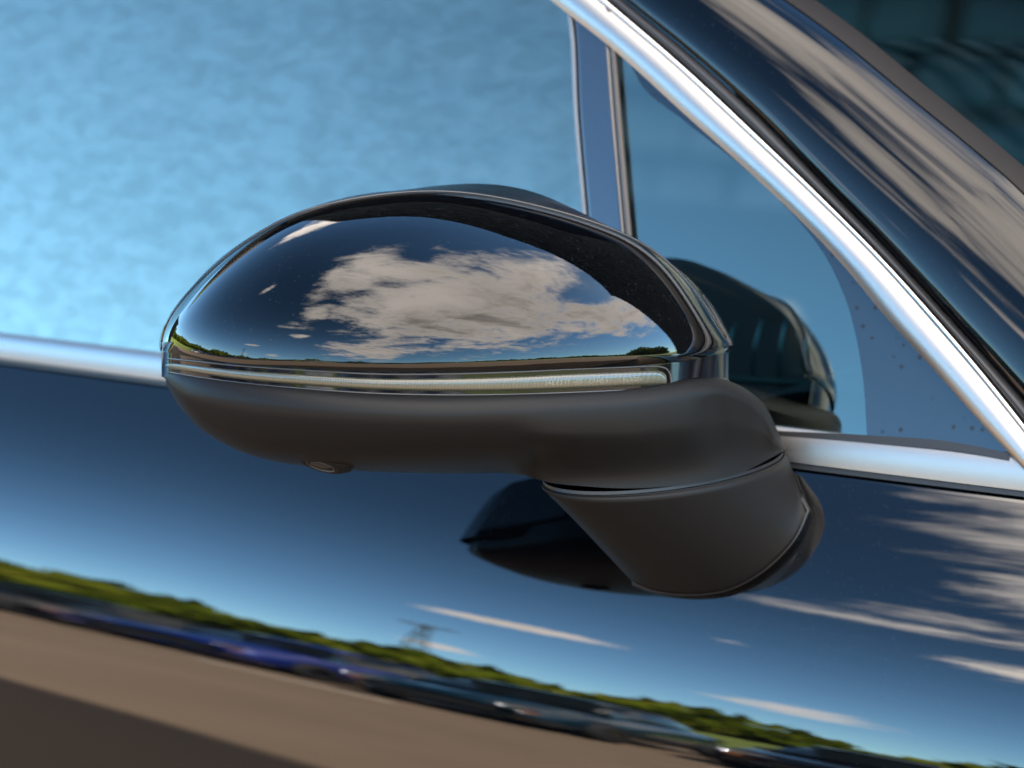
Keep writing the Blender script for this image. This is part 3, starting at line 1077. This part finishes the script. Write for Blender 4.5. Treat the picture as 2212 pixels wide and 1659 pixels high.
# --- building on the far side of the car: long facade of dark staggered shingles
BX0, BX1, BY, BH = -8.0, 9.5, 6.0, 12.0
bld = empty("shingled_building", (0, BY, 0))
tag(bld, "long dark building with a facade of staggered shingles mirrored in the windscreen", "building")
M_SHING = principled("weathered_dark_shingle", (0.034, 0.034, 0.034), rough=0.85, vary=(3.0, 0.5))
M_WALL = principled("dark_wall", (0.004, 0.004, 0.004), rough=0.9)
v, f = box_vf((BX0, 0.02, 0), (BX1, 9, BH - 0.05))
obj("wall", v, f, M_WALL, bld, smooth=False)
parts = []
rowh, sw = 0.16, 0.26
r_ = random.Random(3)
nrow = int(BH / rowh)
for ri_ in range(nrow):
    z0 = ri_ * rowh
    x = BX0 - (sw / 2 if ri_ % 2 else 0)
    while x < BX1:
        wdt = sw * r_.uniform(0.85, 1.05)
        dz = r_.uniform(-0.012, 0.012)
        d0 = r_.uniform(0.06, 0.11)
        vv = [(x, -d0, z0 + dz), (x + wdt - 0.02, -d0, z0 + dz), (x + wdt - 0.02, 0, z0 + dz), (x, 0, z0 + dz),
              (x, -0.03, z0 + rowh * 0.74), (x + wdt - 0.02, -0.03, z0 + rowh * 0.74)]
        ff = [(0, 1, 5, 4), (0, 3, 2, 1), (0, 4, 3), (1, 2, 5)]
        parts.append((vv, ff))
        x += sw
v, f = join_parts(parts)
o = obj("shingle_cladding", v, f, M_SHING, bld, smooth=False)
o['kind'] = 'stuff'
parts = []
x = BX0
while x < BX1:
    wd = r_.uniform(0.2, 0.5)
    parts.append(box_vf((x, -0.10, BH - 0.05), (x + wd, 0.3, BH + r_.uniform(0.0, 0.12))))
    x += wd
v, f = join_parts(parts)
obj("eaves_edge", v, f, M_WALL, bld, smooth=False)

# --- row of parked cars, noses towards the photographed car
M_TYRE = principled("tyre_rubber", (0.012, 0.012, 0.012), rough=0.8)
M_RIMW = principled("wheel_rim_alloy", (0.45, 0.45, 0.46), rough=0.25, metal=1.0)
M_CGLASS = principled("dark_car_glass", (0.01, 0.014, 0.016), rough=0.03, spec=0.6)
M_HEAD = principled("headlamp_lens", (0.5, 0.52, 0.55), rough=0.12, metal=0.7)
M_AMBER = principled("amber_lens", (0.6, 0.2, 0.03), rough=0.25)
M_GRILLE = principled("grille_black", (0.01, 0.01, 0.01), rough=0.4)


def loft_sections(secs):
    """secs: list of (y, [(x, z) half outline from bottom centre to top centre])"""
    rows = []
    for y, half in secs:
        pts = [(x, y, z) for x, z in half] + [(-x, y, z) for x, z in half[::-1]]
        rows.append(pts)
    v, f = grid_vf(np.array(rows), closed=True)
    n = len(rows[0])
    return v, list(f) + [tuple(range(n)), tuple((len(rows) - 1) * n + q for q in range(n))[::-1]]


def nose_car(label, loc, paint, rot=0.0, hgt=1.0):
    root = empty("background_car", loc)
    root.rotation_euler = (0, 0, rot)
    tag(root, label, "car", "cars parked in a row opposite")
    secs = []
    for y, wd, zt, zb in [(0.0, 0.62, 0.58, 0.34), (-0.10, 0.78, 0.70, 0.24), (-0.45, 0.88, 0.80, 0.20), (-1.1, 0.91, 0.93, 0.20), (-2.3, 0.92, 0.98, 0.20),
                          (-3.6, 0.91, 1.00, 0.22), (-4.2, 0.86, 0.95, 0.28), (-4.4, 0.70, 0.80, 0.40)]:
        zt *= hgt
        secs.append((y, [(0.0, zb), (wd * 0.8, zb), (wd * 0.97, zb + 0.10), (wd, (zt + zb) / 2), (wd * 0.95, zt - 0.12), (wd * 0.82, zt - 0.03), (0.0, zt + 0.03)]))
    v, f = loft_sections(secs)
    obj("body", v, f, paint, root)
    secs = []
    for y, wd, zt in [(-1.15, 0.74, 0.96), (-1.75, 0.68, 1.32), (-2.2, 0.66, 1.42), (-3.1, 0.65, 1.42), (-3.7, 0.63, 1.28), (-4.1, 0.60, 0.97)]:
        zt *= hgt
        secs.append((y, [(0.0, 0.85), (wd * 1.15, 0.85), (wd * 1.1, 0.95 * hgt), (wd * 0.98, max(0.96 * hgt, zt - 0.08)), (wd * 0.8, zt), (0.0, zt + 0.02)]))
    v, f = loft_sections(secs)
    obj("window", v, f, M_CGLASS, root)
    rf = []
    for y, wd, zt in [(-1.78, 0.60, 1.345), (-2.2, 0.62, 1.43), (-3.1, 0.61, 1.43), (-3.65, 0.58, 1.31)]:
        rf.append([(x * wd, y, zt * hgt + 0.012 - 0.03 * x * x) for x in np.linspace(-1, 1, 7)])
    v, f = grid_vf(np.array(rf))
    o = obj("roof", v, f, paint, root)
    md = o.modifiers.new("t", 'SOLIDIFY'); md.thickness = 0.03
    for sx in (-1, 1):
        v, f = loft_sections([(0.02 - q * 0.10, [(0.0, 0.60 * hgt), (0.15 - q * 0.02, 0.61 * hgt), (0.16, 0.68 * hgt), (0.0, 0.70 * hgt)]) for q in (0, 1)])
        obj("headlight", [(a[0] + sx * 0.60, a[1] - 0.05, a[2]) for a in v], f, M_HEAD, root)
        v, f = box_vf((sx * 0.66 - 0.05, -0.16, 0.52 * hgt), (sx * 0.66 + 0.05, -0.04, 0.56 * hgt))
        obj("indicator", v, f, M_AMBER, root, smooth=False)
        for yy in (-0.85, -3.55):
            a = np.linspace(0, 2 * math.pi, 20, endpoint=False)
            prof = [(0.0, 0.20), (0.07, 0.30), (0.11, 0.335), (0.20, 0.335), (0.24, 0.30), (0.24, 0.2)]
            pts = np.array([[(sx * (0.72 + px_), yy + r2 * math.cos(t), 0.335 + r2 * math.sin(t)) for t in a] for px_, r2 in prof])
            v, f = grid_vf(pts, closed=True)
            wl = obj("wheel", v, list(f), M_TYRE, root)
            v = [(sx * 0.955, yy, 0.335)] + [(sx * 0.95, yy + 0.22 * math.cos(t), 0.335 + 0.22 * math.sin(t)) for t in a]
            obj("rim", v, [(0, 1 + q, 1 + (q + 1) % 20) for q in range(20)], M_RIMW, wl)
    v, f = box_vf((-0.45, -0.08, 0.36), (0.45, 0.015, 0.52 * hgt))
    obj("grille", v, f, M_GRILLE, root, smooth=False)
    return root


def simple_paint(name, c, metal=0.3):
    return principled(name, c, rough=0.28, metal=metal, spec=0.5, coat=1.0, coat_rough=0.03)


PB = simple_paint("bright_blue_car_paint", (0.012, 0.03, 0.20))
PK = simple_paint("black_car_paint", (0.008, 0.008, 0.010))
PN = simple_paint("dark_navy_car_paint", (0.008, 0.012, 0.03))
PW = simple_paint("white_car_paint", (0.55, 0.55, 0.53), 0.0)
PT = simple_paint("dark_teal_car_paint", (0.006, 0.03, 0.05))
PG = simple_paint("silver_car_paint", (0.32, 0.33, 0.35), 0.6)
ROW = [(-19.6, PG, "silver"), (-16.9, PW, "white"), (-14.2, PK, "black"), (-11.5, PN, "dark navy"), (-8.9, PK, "black"), (-6.6, PB, "bright blue"), (-4.1, PT, "dark teal"),
       (-1.5, PK, "black"), (1.0, PW, "white"), (3.6, PN, "dark navy"), (6.2, PK, "black"), (9.5, PG, "silver")]
seen = {}
for x, pm, cn in ROW:
    seen[cn] = seen.get(cn, 0) + 1
    side = {1: "leftmost", 2: "second", 3: "third", 4: "fourth"}[seen[cn]]
    nose_car(f"{side} {cn} car of the nose-out row mirrored low in the door", (x, -8.0 + random.uniform(-0.2, 0.2), 0), pm, rad(random.uniform(-2, 2)), random.uniform(0.97, 1.06))

# --- wooded bank beyond the car park
M_BANK = principled("bank_grass", (0.14, 0.18, 0.025), rough=0.9, vary=(0.3, 0.4))
AZS = np.linspace(-120, 128, 90)
rows = []
for a in AZS:
    d = np.array([math.sin(rad(a)), -math.cos(rad(a)), 0])
    rows.append([d * r + np.array([0, 0, zz]) for r, zz in ((22, 0.02), (30, 1.2), (44, 2.2), (70, 3.0), (110, 2.5), (160, -0.5))])
v, f = grid_vf(np.array(rows))
bank = obj("hill", v, f, M_BANK)
tag(bank, kind='structure')
mt, t = mat_new("leaf_clumps")
tc = t.n('ShaderNodeTexCoord')
nz = t.n('ShaderNodeTexNoise', {'Vector': tc.outputs['Object'], 'Scale': 0.16, 'Detail': 3.0})
c = t.ramp(nz.outputs[0], [(0.32, (0.035, 0.05, 0.006)), (0.5, (0.11, 0.135, 0.010)), (0.68, (0.20, 0.19, 0.018))])
b = t.n('ShaderNodeBsdfDiffuse', {'Color': c})
tl = t.n('ShaderNodeBsdfTranslucent', {'Color': c})
mx = t.n('ShaderNodeMixShader', {0: 0.25, 1: b.outputs[0], 2: tl.outputs[0]})
t.n('ShaderNodeOutputMaterial', {0: mx.outputs[0]})
LV, LF = [], []
for k_ in range(150):
    a = rad(-116 + 232 * (k_ + RNG.random()) / 150)
    rr = RNG.uniform(38, 60)
    c0 = np.array([math.sin(a) * rr, -math.cos(a) * rr, 0])
    hh = RNG.uniform(0.55, 1.0) * (3.6 + 1.1 * math.sin(a * 7) + 0.7 * math.sin(a * 17 + 1))
    nl = 170
    dirs = RNG.normal(size=(nl, 3))
    dirs /= np.linalg.norm(dirs, axis=1)[:, None]
    rads = RNG.uniform(0.75, 1.05, nl)
    cen = c0 + np.array([0, 0, 2.2 + hh * 0.5]) + dirs * rads[:, None] * np.array([3.4, 3.4, hh * 0.5])
    for c_ in cen:
        sz = RNG.uniform(0.5, 1.0)
        e1 = RNG.normal(size=3); e1 /= np.linalg.norm(e1)
        e2 = np.cross(e1, RNG.normal(size=3)); e2 /= np.linalg.norm(e2)
        b0 = len(LV)
        LV += [c_ + e1 * sz, c_ + e2 * sz * 0.6, c_ - e1 * sz, c_ - e2 * sz * 0.6]
        LF.append((b0, b0 + 1, b0 + 2, b0 + 3))
wood = obj("tree_line", LV, LF, mt, None, smooth=False)
tag(wood, kind='stuff')

# --- lattice pylon on the bank
py = empty("power_pylon", (0, 0, 0))
tag(py, "grey lattice power pylon with a long cross arm standing above the mirrored tree line", "pylon")
pa_, pd_ = rad(-28.2), 230.0
pc = np.array([math.sin(pa_) * pd_, -math.cos(pa_) * pd_, 0.0])
py.location = pc
M_STEEL = principled("grey_galvanised_steel", (0.05, 0.05, 0.05), rough=0.7)
parts = []
PHT = 52.0
lv_ = np.linspace(0, PHT, 9)
hw = lambda z: 3.4 * (1 - z / PHT) + 0.5
px_ax = np.array([math.cos(pa_), math.sin(pa_), 0.0]); py_ax = np.array([-math.sin(pa_), math.cos(pa_), 0.0])
corner = lambda z, i: px_ax * hw(z) * (1 if i in (0, 1) else -1) + py_ax * hw(z) * (1 if i in (0, 3) else -1) + np.array([0, 0, z])
for i in range(4):
    parts.append(tube_vf([corner(0, i), corner(PHT, i)], 0.32, 5))
    for a, b2 in zip(lv_[:-1], lv_[1:]):
        parts.append(tube_vf([corner(a, i), corner(b2, (i + 1) % 4)], 0.2, 4))
        parts.append(tube_vf([corner(b2, i), corner(a, (i + 1) % 4)], 0.2, 4))
v, f = join_parts(parts)
obj("lattice_tower", v, f, M_STEEL, py, smooth=False)
top = np.array([0, 0, PHT])
parts = [tube_vf([top - px_ax * 5.0, top + px_ax * 5.0], 0.45, 6), tube_vf([top - px_ax * 5.0, top - np.array([0, 0, 3.0]), top + px_ax * 5.0], 0.18, 5)]
v, f = join_parts(parts)
obj("cross_arm", v, f, M_STEEL, py, smooth=False)
